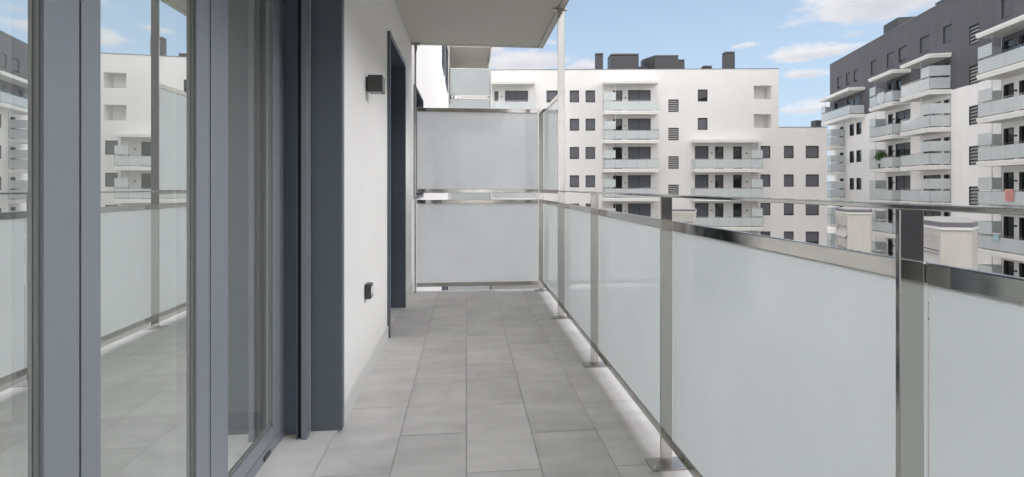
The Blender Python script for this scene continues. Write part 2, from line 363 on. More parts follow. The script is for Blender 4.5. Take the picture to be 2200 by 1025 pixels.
def louvre_mesh(w, h):
    b = MB(); n = 5; t = .055
    for k in range(n):
        z = t+(h-2*t)*(k+.25)/n; p = (h-2*t)/n
        b.poly([(-w/2+t, .03, z), (w/2-t, .03, z), (w/2-t, .14, z+p*.62), (-w/2+t, .14, z+p*.62)])
        b.box(-w/2+t, w/2-t, .02, .032, z-.035, z)
    return rawmesh(b, 'louvre_blades', LOUV)
def back_mesh(w, h):
    b = MB(); b.box(-w/2, w/2, RD-.002, RD+.03, 0, h); return rawmesh(b, 'back_panel', BLACK)
def window(root, kind, s0, s1, z0, z1, lab=None):
    w, h = round(s1-s0, 2), round(z1-z0, 2); c = ((s0+s1)/2, 0, z0)
    nm = {'louvre': 'ventilation_louvre', 'door': 'balcony_door'}.get(kind, 'window')
    mull = 1 if (kind in ('glass', 'door', 'shut') and w > 1.9) else 0
    o = inst(nm, proto(('f', w, h, mull, kind == 'door'), lambda: frame_mesh(w, h, mull)), root, c)
    if kind == 'shut':
        full = random.choice((1, 1, 1, 1, .82, .9))
        inst('shutter', proto(('s', w, h, full), lambda: shutter_mesh(w, h, full)), o, c)
        if full < 1: inst('pane', proto(('p', w, h), lambda: pane_mesh(w, h)), o, c)
        else: inst('back_panel', proto(('b', w, h), lambda: back_mesh(w, h)), o, c)
    elif kind == 'louvre':
        inst('louvre_blades', proto(('l', w, h), lambda: louvre_mesh(w, h)), o, c); inst('back_panel', proto(('b', w, h), lambda: back_mesh(w, h)), o, c)
    else:
        inst('pane', proto(('p', w, h), lambda: pane_mesh(w, h)), o, c)
        if kind == 'door' and w > 1.9:      # roller blind half down behind one leaf
            b = MB(); b.box(s0+.055, s1-.055, .118, .132, z0+h*.78, z1-.055); b.build('shutter', SHUT, o)
    return (s0, s1, z0, z1)
def lamp_dot(root, s, z):
    b = MB(); b.box(s-.06, s+.06, -.11, -.001, z-.06, z+.06); b.build('wall_light', LAMP, root)
def balcony(root, s0, s1, zf, p=1.35, priv=None, thick=.36, pw=1.2, trim=TRIM, gl=FROSTFAR, topfin=False):
    """slab, balustrade, handrail and (priv = 'L' or 'R' end) a privacy corner of the same frosted glass"""
    b = MB(); b.box(s0, s1, -p, -.002, zf-thick*.5, zf); b.box(s0+.035, s1-.035, -p+.035, -.002, zf-thick, zf-thick*.5+.001)
    o = b.build('balcony', trim, root)
    e = .06; g = MB(); t = .012
    n = max(2, round((s1-s0)/1.25)); xs = [s0+e+(s1-s0-2*e)*k/n for k in range(n+1)]
    for k in range(n): g.box(xs[k]+.008, xs[k+1]-.008, -p+e, -p+e+t, zf+.09, zf+.97)
    for x in (s0+e, s1-e-t): g.box(x, x+t, -p+e+t+.01, -.06, zf+.09, zf+.97)
    g.build('glass_balustrade', gl, o)
    r = MB()
    r.box(s0+e-.01, s1-e+.01, -p+e-.01, -p+e+.03, zf+1.085, zf+1.11)
    for x in (s0+e-.01, s1-e-.03): r.box(x, x+.04, -p+e+.03, -.01, zf+1.085, zf+1.11)
    for k in range(n+1):
        x = xs[k]; r.box(x-.02, x+.02, -p+e+.015, -p+e+.028, zf, zf+1.085)
    for (za, zb) in ((.055, .09), (.97, .995)):
        r.box(s0+e, s1-e, -p+e-.004, -p+e+.014, zf+za, zf+zb)
        for x in (s0+e-.004, s1-e-t-.004): r.box(x, x+.02, -p+e+.016, -.03, zf+za, zf+zb)
    r.build('handrail', STEEL, o)
    if priv:
        for side in priv:
            q = MB(); a = s0+e if side == 'L' else s1-e-t; d = 1 if side == 'L' else -1
            f0, f1 = (s0+e, s0+e+pw) if side == 'L' else (s1-e-pw, s1-e)
            q.box(f0, f1, -p+e, -p+e+t, zf+1.13, zf+1.95); q.box(a, a+t, -p+e+t+.01, -.05, zf+1.13, zf+1.95)
            q.build('privacy_glass', gl, o)
            k = MB(); x = f1 if side == 'L' else f0
            k.box(x-.025, x+.025, -p+e+.014, -p+e+.03, zf, zf+2.7); k.build('steel_post', STEEL, o); k = MB(); k.box(a-.02, a+.02, -.05, -.03, zf, zf+2.7); k.build('steel_post', STEEL, o)
    return o
def canopy(root, s0, s1, zb, p=1.35, th=.3, trim=TRIM):
    b = MB(); b.box(s0, s1, -p, -.002, zb+th*.45, zb+th); b.box(s0+.04, s1-.04, -p+.04, -.002, zb, zb+th*.45+.001); return b.build('canopy', trim, root)

# ------------------------------------------------------------------ far white building (B)
FH = 3.07
Lb = (math.hypot(33.319-2.924, 50.352-53.759))
rzB = math.atan2(50.352-53.759, 33.319-2.924)
B = empty('apartment_block', (2.924, 53.759, 0), rzB)
tag(B, 'white rendered apartment block straight ahead with stepped flat roof and grey roller shutters', 'building', 'apartment blocks around the courtyard')
holes = []
def WB(kind, s0, s1, z0, z1): holes.append(window(B, kind, s0, s1, z0, z1))
for k in range(3, -4, -1):
    zf = k*FH
    for (s0, s1) in ((5.77, 7.25), (8.29, 9.31), (10.0, 11.04)): WB('shut', s0, s1, zf+1.14, zf+2.41)
    # stack behind the neighbour's glass
    WB('shut', 1.27, 3.77, zf+.12, zf+2.4); WB('door', .1, .55, zf+.02, zf+2.35)
    if k > -3:
        balcony(B, -.9, 4.5, zf, 1.3); lamp_dot(B, .93, zf+1.75)
    # central stack
    WB('shut', 14.58, 17.03, zf+.12, zf+2.42); WB('door', 12.98, 13.97, zf+.02, zf+2.38); lamp_dot(B, 14.28, zf+1.6)
    balcony(B, 11.8, 17.6, zf, 1.3, 'L', pw=1.15)
    WB('louvre', 18.93, 20.03, zf+.08, zf+1.39)
    WB('glass' if k == 3 else 'shut', 22.08, 23.13, zf+1.2, zf+2.46) if k >= 2 else None
    if k >= 2:
        holes.append((28.08, 29.97, zf+1.39 if k == 3 else zf+1.36, zf+2.85, 2.4))
    if k <= 1:
        WB('shut', 21.78, 23.23, zf+.15, zf+2.48); WB('door', 23.93, 24.83, zf+.02, zf+2.45); WB('door', 25.87, 26.8, zf+.02, zf+2.45)
        lamp_dot(B, 23.55, zf+1.7); lamp_dot(B, 27.3, zf+1.7)
        balcony(B, 21.3, 28.5, zf, 1.3, 'R', pw=1.15)
        for (s0, s1) in ((28.8, 29.84), (31.28, 32.32), (33.6, 35.0)): WB('shut', s0, s1, zf+1.2, zf+2.5)
canopy(B, -.9, 4.5, 12.1, 1.3, .36); canopy(B, 11.8, 17.6, 12.1, 1.3, .36); canopy(B, 21.3, 28.5, 5.84, 1.3, .34)
mb = MB(); Z0 = -9.3
mb.grid(lambda a, z: (a, 0, z), [(-7, 30.73, Z0, 13.85), (30.73, 35.88, Z0, 7.55)], holes, (0, RD, 0), RENDER)
log = [(.3, 1.5, 3*FH+1.39, 3*FH+2.85), (.3, 1.5, 2*FH+1.36, 2*FH+2.85)]
mb.grid(lambda a, z: (30.73, a, z), [(0, 12, 7.55, 13.85)], log, None, RENDER)
mb.grid(lambda a, z: (35.88, a, z), [(0, 12, Z0, 7.55)], [], None, RENDER)
mb.poly([(-7, 0, 13.4), (30.73, 0, 13.4), (30.73, 12, 13.4), (-7, 12, 13.4)]); mb.poly([(30.73, 0, 7.3), (35.88, 0, 7.3), (35.88, 12, 7.3), (30.73, 12, 7.3)])
mb.poly([(-7, 12, Z0), (35.88, 12, Z0), (35.88, 12, 7.3), (-7, 12, 7.3)]); mb.poly([(-7, 12, 7.3), (30.73, 12, 7.3), (30.73, 12, 13.85), (-7, 12, 13.85)])
mb.poly([(-7, 0, Z0), (-7, 12, Z0), (-7, 12, 13.85), (-7, 0, 13.85)])
for (zf) in (3*FH+1.39, 2*FH+1.36):      # open roof-terrace rooms: back, left wall, floor, ceiling
    zt = zf+1.5
    mb.poly([(26.4, 1.55, zf-1.2), (30.7, 1.55, zf-1.2), (30.7, 1.55, zt), (26.4, 1.55, zt)], TERR); mb.poly([(26.4, .2, zf-1.2), (26.4, 1.55, zf-1.2), (26.4, 1.55, zt), (26.4, .2, zt)], TERR)
    mb.poly([(26.4, .17, zf-1.2), (30.7, .17, zf-1.2), (30.7, 1.55, zf-1.2), (26.4, 1.55, zf-1.2)], TERR); mb.poly([(26.4, .17, zt), (30.7, .17, zt), (30.7, 1.55, zt), (26.4, 1.55, zt)], TERR)
mb.build('wall', RENDER, B)
cp = MB(); cp.box(-7, 30.76, -.03, .3, 13.85, 13.91); cp.box(30.46, 30.76, .3, 12, 13.85, 13.91); cp.box(30.76, 35.91, -.03, .3, 7.55, 7.61); cp.box(35.61, 35.91, .3, 12, 7.55, 7.61)
cp.build('roof_capping', CAPM, B)
def chimney(root, s0, s1, d0, d1, z0, z1, cap=True):
    b = MB(); b.box(s0, s1, d0, d1, z0, z1-.25 if cap else z1, DARKM)
    if cap: b.box(s0+.04, s1-.04, d0+.04, d1-.04, z1-.25, z1-.12, BLACK); b.box(s0-.03, s1+.03, d0-.03, d1+.03, z1-.12, z1, CAPM)
    b.build('chimney', None, root)
for a in [(10.46, 11.11, 2, 2.6, 14.4), (11.3, 12.1, 1.2, 2.0, 16.0), (13.0, 16.1, 1.5, 3.6, 16.0), (20.5, 21.2, 1.6, 2.4, 15.35), (23.1, 24.0, 1, 1.8, 14.5), (25.4, 26.45, .9, 1.8, 16.0)]:
    chimney(B, a[0], a[1], a[2], a[3], 13.4, a[4])
mb = MB(); mb.box(16.1, 17.3, 2.4, 3.6, 13.4, 14.75, DARKM); mb.prism([(17.0, 3.4), (17.95, 1.6), (20.5, 1.6), (20.5, 4.4), (17.0, 4.4)], 13.4, 15.75, DARKM); mb.prism([(16.97, 3.4), (17.93, 1.55), (20.53, 1.55), (20.53, 4.43), (16.97, 4.43)], 15.75, 15.82, CAPM)
mb.build('plant_room', None, B)
chimney(B, 35.25, 35.85, 1.0, 1.9, 7.3, 8.45, False)

# ------------------------------------------------------------------ right building (C): charcoal upper floors over white
th = math.radians(16.403)
rzC = math.atan2(-math.cos(th), -math.sin(th))
C = empty('apartment_block', (38.443, 34.404, 0), rzC)
tag(C, 'apartment block on the right with two charcoal upper storeys above white render', 'building', 'apartment blocks around the courtyard')
holes = []
def WC(kind, s0, s1, z0, z1): holes.append(window(C, kind, s0, s1, z0, z1))
for i, (s0, s1) in enumerate([(-22.7, -21.5), (-20.4, -19.5), (-18.56, -17.66), (-14.82, -13.8), (-11.75, -10.5), (-9.7, -8.4), (-6.4, -5.06), (-3.28, -2.2), (2.93, 3.95), (6.8, 7.9), (10.2, 11.4), (14, 15.1)]):
    WC('shut', s0, s1, 13.0, 14.38)
WC('louvre', -.25, .82, 12.0, 13.45)
for k in range(4, -2, -1):
    zf = 9.07-(4-k)*FH
    WC('louvre', -.25, .82, zf-.08, zf+1.32)
    # stack 1
    if k == 4:
        WC('door', -23.3, -22.55, zf+.02, zf+2.3); WC('door', -20.15, -17.4, zf+.02, zf+2.35); lamp_dot(C, -21.2, zf+1.7); lamp_dot(C, -16.7, zf+1.9)
        balcony(C, -23.5, -16.0, zf, 1.55, 'L', pw=1.2); canopy(C, -23.9, -16.0, zf+2.6, 1.6, .32)
    else:
        WC('door', -21.95, -21.0, zf+.02, zf+2.3)
        balcony(C, -23.4, -20.6, zf, 1.55, 'R', pw=2.6)
        WC('glass', -19.5, -18.45, zf+1.0, zf+2.3); WC('glass', -17.92, -16.81, zf+1.0, zf+2.3)
    # stack 2, two staggered balconies
    WC('door', -11.5, -10.65, zf+.02, zf+2.3)
    if k == 4: WC('door', -10.2, -9.2, zf+.02, zf+2.35)
    else: WC('shut' if k in (1, -1) else 'door', -10.2, -7.8, zf+.02, zf+2.35)
    lamp_dot(C, -10.43, zf+1.7)
    balcony(C, -11.9, -7.7, zf, 1.55, 'L', pw=1.1)
    WC('door', -5.9, -3.55, zf+.02, zf+2.3); WC('door', -3.16, -2.42, zf+.02, zf+2.3)
    balcony(C, -6.35, -2.22, zf, 1.6, 'R', pw=1.15)
    # stack 3
    WC('door', 3.14, 4.05, zf+.02, zf+2.3); WC('door', 4.48, 5.6, zf+.02, zf+2.3); WC('shut', 6.6, 8.8, zf+.02, zf+2.35); lamp_dot(C, 4.27, zf+1.7)
    balcony(C, 2.98, 10.5, zf, 1.55, 'L', pw=1.3)
    if k == 4:
        canopy(C, -11.9, -7.7, zf+2.6, 1.6, .32); canopy(C, -6.35, -2.22, zf+2.62, 1.6, .32); canopy(C, 2.98, 10.5, zf+2.6, 1.6, .32)
    for (s0, s1) in ((12.6, 13.7), (16, 17.1), (19.5, 21.5)): WC('shut', s0, s1, zf+1.0, zf+2.3)
mb = MB()
zb = 8.98
mb.grid(lambda a, z: (a, 0, z), [(-24.7, 46, Z0, zb), (46, 85, Z0, zb), (-24.7, 85, zb, 16.45)], holes, (0, .2, 0), None, lambda a, z: DARKR if z > zb or a > 46 else RENDER_C)  # unseen stretch behind the camera, added all charcoal for dark reflections in the steel
mb.poly([(-24.7, 0, Z0), (-24.7, 13, Z0), (-24.7, 13, zb), (-24.7, 0, zb)], RENDER_C); mb.poly([(-24.7, 0, zb), (-24.7, 13, zb), (-24.7, 13, 16.45), (-24.7, 0, 16.45)], DARKR)
mb.poly([(85, 0, Z0), (85, 13, Z0), (85, 13, 16.45), (85, 0, 16.45)], RENDER_C); mb.poly([(-24.7, 13, Z0), (85, 13, Z0), (85, 13, 16.45), (-24.7, 13, 16.45)], RENDER_C)
mb.poly([(-24.7, 0, 16.0), (85, 0, 16.0), (85, 13, 16.0), (-24.7, 13, 16.0)], DARKR)
mb.build('wall', None, C)
cp = MB(); cp.box(-24.72, 85, -.03, .3, 16.45, 16.52); cp.box(-24.72, -24.4, .3, 13, 16.45, 16.52); cp.build('roof_capping', CAPM, C)
chimney(C, -14.2, -11.6, .9, 3.2, 16, 17.95, False); chimney(C, -6.0, -4.9, 1.0, 2.2, 16, 17.3, True); chimney(C, 8, 10, 2, 4, 16, 18, True)

# things on building C's balconies (local facade coordinates turned into world)
def CW(s, d, z): return Vector((38.443, 34.404, 0)) + Vector((-math.sin(th), -math.cos(th), 0))*s + Vector((math.cos(th), -math.sin(th), 0))*d + Vector((0, 0, z))
def cloth(name, s, zr, wd, h, m, p=1.55, seed=1, rnd=0):
    rr = random.Random(seed); bm = bmesh.new(); nx, nz = 14, 12; V = {}
    for i in range(nx+1):
        for j in range(nz+1):
            x = (i/nx-.5)*wd; t = j/nz
            hh = h*(1-rnd*abs(2*i/nx-1)**2.5)
            z = .02-t*hh; y = -.075-.03*math.sin(i*1.1+seed)*t-.012*math.sin(i*2.3)
            if j == 0: y = -.02
            V[i, j] = bm.verts.new((x*(1-.12*t), y, z))
    for i in range(nx):
        for j in range(nz): bm.faces.new((V[i, j], V[i+1, j], V[i+1, j+1], V[i, j+1]))
    bmesh.ops.solidify(bm, geom=bm.faces[:], thickness=.012)
    me = bpy.data.meshes.new(name); bm.to_mesh(me); bm.free(); me.materials.append(m)
    for f in me.polygons: f.use_smooth = True
    o = bpy.data.objects.new(name, me); COL.objects.link(o); o.location = CW(s, -p+.05, zr); o.rotation_euler = (0, 0, rzC); return o
z4 = 9.07; z2 = 9.07-2*FH; z1 = 9.07-3*FH; z0_ = 9.07-4*FH
tag(cloth('towel', -9.55, z4+1.12, 1.15, 1.12, TOWELW, 1.55, 1, .35), 'white towel hung over the glass rail of a charcoal storey balcony', 'towel')
tag(cloth('towel', 5.95, z1+1.12, .72, .78, TOWELR, 1.55, 2), 'red cloth hung over the balcony rail at the right edge', 'towel')
b = MB(); b.box(-.2, .2, -.14, -.03, -.42, -.08, bev=.03); b.box(-.12, .12, -.05, .05, -.08, .02)
me = rawmesh(b, 'peg_basket', BLUEP); o = bpy.data.objects.new('peg_basket', me); COL.objects.link(o); o.location = CW(4.85, -1.5, z0_+1.13); o.rotation_euler = (0, 0, rzC)
tag(o, 'small pale blue basket clipped to a balcony glass on the right', 'basket')
pl = empty('potted_plant', CW(-10.0, -1.33, z2), rzC); tag(pl, 'bushy green potted plant rising above the balcony rail of the right block', 'plant')
b = MB(); b.cyl((0, 0, 0.0), 'z', .2, .45, 18, None, .27); b.build('pot', POT, pl)
bm = bmesh.new(); rr = random.Random(5)
for i in range(520):
    a = rr.uniform(0, 6.28); ph = rr.uniform(-.3, 1.57); r = .75*rr.random()**.45
    c = Vector((r*1.05*math.cos(a)*math.cos(ph), r*.55*math.sin(a)*math.cos(ph), 1.0+r*.75*math.sin(ph)+rr.gauss(0, .05)))
    q = Matrix.Rotation(rr.uniform(0, 6.28), 3, 'Z') @ Matrix.Rotation(rr.uniform(-1.2, 1.2), 3, 'X'); L = rr.uniform(.11, .22)
    bm.faces.new([bm.verts.new(c+q@Vector(p)) for p in ((0, 0, 0), (L*.3, L*.5, .01), (0, L*1.4, -.03), (-L*.3, L*.5, .01))])
me = bpy.data.meshes.new('foliage'); bm.to_mesh(me); bm.free(); me.materials.append(LEAF)
o = bpy.data.objects.new('foliage', me); COL.objects.link(o); o.parent = pl
b = MB()
for k in range(5): b.cyl((.05*math.cos(k*1.3), .05*math.sin(k*1.3), .4), 'z', .012, .8, 6, None, .006)
b.build('stem', LEAF, pl)

# ------------------------------------------------------------------ ventilation towers in the courtyard
def camw(px, D):
    u = (px-1100)/F*D
    return (u*math.cos(YAW)+D*math.sin(YAW), -u*math.sin(YAW)+D*math.cos(YAW))
def tower(foot, ztop, lface, label, glassy=False):
    """foot: plan corners, ztop: top, lface: index of the louvred side (corner i to i+1)"""
    cx = sum(p[0] for p in foot)/len(foot); cy = sum(p[1] for p in foot)/len(foot)
    t = empty('ventilation_tower', (cx, cy, -9.3)); tag(t, label, 'ventilation tower', 'ventilation towers in the courtyard')
    P = [Vector((p[0]-cx, p[1]-cy)) for p in foot]; n = len(P); H = ztop+9.3
    b = MB()
    for i in range(n):
        a, c = P[i], P[(i+1) % n]
        L = (c-a).length; d = (c-a)/L; nrm = Vector((-d.y, d.x))
        if nrm.dot(-(a+c)/2) < 0: nrm = -nrm
        if i == lface:
            pa, pb, z1 = (.12, L-.1, H-.38)
            b.grid(lambda q, z: (a.x+d.x*q, a.y+d.y*q, z), [(0, L, 0, H-.2)], [(pa, pb, H-3.2, z1)], (nrm.x*.12, nrm.y*.12, 0), TOWERW)
            LF = (a, d, nrm, L, pa, pb, z1)
        else:
            b.grid(lambda q, z: (a.x+d.x*q, a.y+d.y*q, z), [(0, L, 0, H-.2)], [], None, TOWERW)
    b.build('wall', TOWERW, t)
    r = MB(); S = [p*1.03 for p in P]
    r.prism([tuple(p) for p in S], H-.2, H-.13, TRIM); r.prism([tuple(p*1.0) for p in P], H-.13, H, CAPM); r.prism([tuple(p*.93) for p in P], H-.001, H+.012, TOWERT); r.build('roof', None, t)
    a, d, nrm, L, pa, pb, z1 = LF
    bl = MB(); bk = MB(); zt = z1; hh = .52
    def pt(q, dep, z): return (a.x+d.x*q+nrm.x*dep, a.y+d.y*q+nrm.y*dep, z)
    bk.poly([pt(pa, .3, H-3.2), pt(pb, .3, H-3.2), pt(pb, .3, z1), pt(pa, .3, z1)]); bk.build('back_panel', BLACK, t)
    k = 0
    while zt > H-3.1:
        if k % 2 == 0:
            bl.poly([pt(pa, .02, zt), pt(pb, .02, zt), pt(pb, .06, zt-hh*.85), pt(pa, .06, zt-hh*.85)])
        else:
            bl.poly([pt(pa, .14, zt-.02), pt(pb, .14, zt-.02), pt(pb, -.07, zt-hh*.8), pt(pa, -.07, zt-hh*.8)])
        bl.poly([pt(pa, .0, zt-hh*.86), pt(pb, .0, zt-hh*.86), pt(pb, .0, zt-hh*.96), pt(pa, .0, zt-hh*.96)], )
        zt -= hh; k += 1
    bl.build('louvre_blades', TOWERL, t)
    return t
tower([camw(1962, 15.6), camw(2021, 13.9), camw(2089, 13.7), camw(2101, 14.3), camw(2078, 16.2), camw(2010, 17.0)], .13, 0, 'nearest white ventilation tower with grey louvres just right of the near steel post')
tower([camw(1796, 25.0), camw(1821, 23.2), camw(1870, 23.0), camw(1874, 23.6), camw(1868, 26), camw(1815, 27)], .07, 0, 'middle white ventilation tower standing before the gap between the two apartment blocks')
tower([camw(1418, 34.4), camw(1494, 34.0), camw(1496, 36.5), camw(1465, 38), camw(1420, 37)], -.42, 0, 'farthest small ventilation tower in front of the white apartment block')

# ------------------------------------------------------------------ our own building: wall, doors, slabs (frame: x = along the balcony, y = into the wall)
OWN = empty('apartment_building', (-.59, 0, 0), math.radians(90))
tag(OWN, 'white rendered building wall along the balcony with anthracite sliding door and doorways', 'building')
def d_(X): return -.59-X                                # world X -> depth into the wall
holes = [(-1.0, 2.335, -.03, 2.28, .24), (3.785, 4.71, -.03, 2.28, .13)]
mb = MB()
for k in range(-2, 4):
    zf = k*FH
    ww = [(12.0, 13.2), (13.9, 15.5), (17.5, 19.0), (22, 23.4), (26, 27.5), (31, 32.5), (36, 38), (42, 43.5)]
    ww = [(5.62, 6.62)]+ww
    for (s0, s1) in ww:
        holes.append((s0, s1, zf+1.0, zf+2.28))
        w_ = MB(); t = .03
        for q in ((s0-.0, s0+t, zf+1.0, zf+2.28), (s1-t, s1, zf+1.0, zf+2.28), (s0+t, s1-t, zf+1.0, zf+1.0+t), (s0+t, s1-t, zf+2.28-t, zf+2.28)):
            w_.box(q[0], q[1], -.025, RD+.02, q[2], q[3])
        o = w_.build('window', FRAMED, OWN)
        s_ = MB(); s_.box(s0+t, s1-t, .12, .15, zf+1.0+t, zf+2.28-t); s_.build('pane', DGLASS if (s0 > 14 or k == 0) else SHUT, o)
mb.grid(lambda a, z: (a, 0, z), [(-30, 46.5, Z0, 15.2)], holes, (0, RD, 0), NEARWALL)
mb.poly([(-30, 0, 15), (46.5, 0, 15), (46.5, 5, 15), (-30, 5, 15)]); mb.grid(lambda a, z: (a, 5, z), [(-30, 46.5, Z0, 15.2)], [(-1.3, 2.1, .15, 2.4)], None, NEARWALL)  # opening in the unseen back wall, added to let skylight in
mb.poly([(-30, 0, Z0), (-30, 5, Z0), (-30, 5, 15.2), (-30, 0, 15.2)]); mb.poly([(46.5, 0, Z0), (46.5, 5, Z0), (46.5, 5, 15.2), (46.5, 0, 15.2)])
# reveal strip behind the doorway jamb so the wall has thickness
mb.build('wall', NEARWALL, OWN)
SKM = mat('skirting_tile', (.66, .655, .64), .55, var=.03)
for (a, b_) in ((2.375, 3.755), (4.75, 5.40)): sk = MB(); sk.box(a, b_, -.011, 0.0, .0, .095); sk.build('skirting', SKM, OWN)
# sliding door: fixed frame
D0, D1 = d_(-.822), d_(-.89)
fr = MB()
fr.box(2.283, 2.335, D0, D1, .0, 2.28); fr.box(-1.0, 2.283, D0+.002, D1, .0, .045); fr.box(-1.0, 2.283, D0+.002, D1, 2.2, 2.28); fr.box(1.6755, 1.7335, D0-.002, D1, .045, 2.2); fr.box(-1.0, -.96, D0, D1, .045, 2.2)
fr.box(-1.0, 2.26, D0+.02, D1-.01, .045, .052, BLACK) if False else None
sdoor = fr.build('sliding_door', FRAME, OWN)
b = MB(); b.box(2.10, 2.165, D0-.004, D0+.01, .008, .026, bev=.003); b.build('drain_cap', PLASTG, sdoor)
def sash(a0, a1, lft, rgt):
    s = MB(); z0, z1 = .05, 2.195
    s.box(a0, a0+lft, D0, D1-.01, z0, z1); s.box(a1-rgt, a1, D0, D1-.01, z0, z1)
    s.box(a0+lft, a1-rgt, D0+.0015, D1-.01, z0, z0+.06); s.box(a0+lft, a1-rgt, D0+.0015, D1-.01, z1-.06, z1)
    o = s.build('door_sash', FRAME, OWN)
    g0, g1 = a0+lft, a1-rgt
    p = MB(); p.poly([(g0, D0+.0145, z0+.06), (g1, D0+.0145, z0+.06), (g1, D0+.0145, z1-.06), (g0, D0+.0145, z1-.06)]); p.build('glass_pane', WGLASS, o)
    q = MB()
    q.box(g1-.007, g1-.0005, D0+.008, D0+.0135, z0+.0605, z1-.0605, GASKET); q.box(g0+.0005, g1-.0075, D0+.008, D0+.0135, z0+.0605, z0+.068, GASKET)
    q.box(g1-.009, g1-.0005, D0+.016, D0+.026, z0+.061, z1-.061, SILV)
    q.box(g0+.0005, g0+.010, D0+.016, D0+.026, z0+.061, z1-.061, SILV)
    q.build('glazing_bead', None, o)
    return o
sash(-.955, .095, .08, .08); sash(.1, 1.134, .08, .0885); sash(1.140, 1.672, .056, .078); sash(1.737, 2.280, .059, .085)
# metal reveal, shutter guide, fin
j = MB(); j.box(2.331, 2.372, d_(-.567), d_(-.709), .012, 2.30, bev=.006); j.box(-1.0, 2.331, d_(-.567), d_(-.709), 2.262, 2.30)
j.box(-1.04, -1.0, d_(-.567), d_(-.82), 0, 2.3)
jo = j.build('door_jamb', FRAMED, OWN)
j = MB(); j.box(2.3315, 2.372, d_(-.757), d_(-.822), .0, 2.28); j.build('jamb_lining', FRAME2, jo)
gd = MB(); gd.box(2.286, 2.3312, d_(-.735), d_(-.712), .0, 2.262, FRAME); gd.box(2.290, 2.3312, d_(-.757), d_(-.7525), .0, 2.262, FRAMED); gd.box(2.300, 2.3313, d_(-.752), d_(-.7355), .0, 2.262, BLACK)
gd.build('shutter_guide', None, OWN)
sb = MB(); sb.box(2.318, 2.3325, d_(-.832), d_(-.76), .0, .006); sb.build('silicone_seal', SILV, OWN)
# second doorway
j = MB(); y0 = 4.665
j.box(3.768, 3.788, -.022, .2, .0, 2.30); j.box(4.705, 4.735, -.022, .24, .0, 2.30); j.box(3.788, 4.705, -.022, .24, 2.255, 2.30)
o = j.build('doorway', FRAMED, OWN); b = MB(); b.box(3.80, 4.70, .2, .23, .0, 2.25); b.build('door_leaf', DOORG, o)
b = MB(); b.box(3.88, 3.90, .14, .2, 1.0, 1.02); b.box(3.88, 4.0, .135, .15, 1.0, 1.02); b.build('door_handle', STEEL, o)
# interior behind the sliding door
r = MB(); X0, X1 = d_(-.89), 4.9
r.poly([(2.42, X0, 0), (2.42, X1, 0), (2.42, X1, 2.5), (2.42, X0, 2.5)]); r.grid(lambda a, z: (a, X1, z), [(-1.6, 2.42, 0, 2.5)], [(-1.3, 2.1, .15, 2.4)], (0, .1, 0), INT)  # hole in the unseen end wall, added to brighten the room
r.poly([(-1.6, X0, 0), (-1.6, X1, 0), (-1.6, X1, 2.5), (-1.6, X0, 2.5)]); r.poly([(-1.6, X0, 2.5), (2.42, X0, 2.5), (2.42, X1, 2.5), (-1.6, X1, 2.5)])
r.poly([(2.335, X0, 0), (2.42, X0, 0), (2.42, X0, 2.5), (2.335, X0, 2.5)])
r.build('interior_wall', INT, OWN)
r = MB(); r.box(-1.6, 2.42, D1, X1, -.1, -.004); r.build('interior_floor', INTF, OWN)
r = MB(); r.box(2.405, 2.4195, X0, X1, .0, .075); r.box(-1.6, 2.40, X1-.015, X1-.001, .0, .075); r.build('interior_skirting', INTS, OWN)
b = MB(); b.box(2.41, 2.4195, d_(-1.12), d_(-1.24), .93, 1.005, bev=.003); b.build('switch_plate', PLASTW, OWN)
# balcony slabs of our own facade: above us, and the neighbour's stack further along
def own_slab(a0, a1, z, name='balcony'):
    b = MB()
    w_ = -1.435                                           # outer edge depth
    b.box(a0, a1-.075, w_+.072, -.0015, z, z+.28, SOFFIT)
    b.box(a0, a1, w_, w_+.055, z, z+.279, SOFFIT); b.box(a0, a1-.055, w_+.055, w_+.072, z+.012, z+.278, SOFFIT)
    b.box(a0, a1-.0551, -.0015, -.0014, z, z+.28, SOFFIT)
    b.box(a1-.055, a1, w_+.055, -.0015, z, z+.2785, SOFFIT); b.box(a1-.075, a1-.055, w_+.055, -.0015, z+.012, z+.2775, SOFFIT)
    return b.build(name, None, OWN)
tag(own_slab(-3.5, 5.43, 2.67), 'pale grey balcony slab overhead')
for k in range(-2, 4):
    z = 2.67+(k-1)*FH
    o = own_slab(16.3, 25, z) if k else own_slab(16.3, 25, z)
    zf = z+.4
    g_ = MB(); g_.box(16.36, 16.372, -1.36, -.06, zf+.10, zf+.955); g_.box(16.36, 16.372, -1.36, -.06, zf+1.10, zf+1.94)
    g_.box(16.39, 20.6, -1.40, -1.388, zf+.10, zf+.955); g_.box(20.62, 24.9, -1.40, -1.388, zf+.10, zf+.955); g_.box(16.39, 17.5, -1.40, -1.388, zf+1.1, zf+1.94)
    g_.build('privacy_glass', FROSTFAR, o)
    s_ = MB()
    for (za, zb) in ((.06, .10), (.955, .993), (1.067, 1.10), (1.94, 1.98)): s_.box(16.352, 16.38, -1.39, -.03, zf+za, zf+zb)
    for y in (-1.42, -.04): q_ = MB(); q_.box(16.338, 16.350, y, y+.03, zf, z+FH); q_.build('steel_post', STEEL, o)
    for x in (17.5, 20.6, 24.9): s_.box(x, x+.012, -1.385, -1.335, zf, zf+1.09)
    s_.box(17.5, 17.512, -1.385, -1.335, zf+1.09, z+FH); s_.box(16.38, 25, -1.42, -1.37, zf+1.09, zf+1.1)
    for (za, zb) in ((.06, .10), (.955, .993)): s_.box(16.39, 24.9, -1.415, -1.4, zf+za, zf+zb)
    s_.build('handrail', STEEL, o)

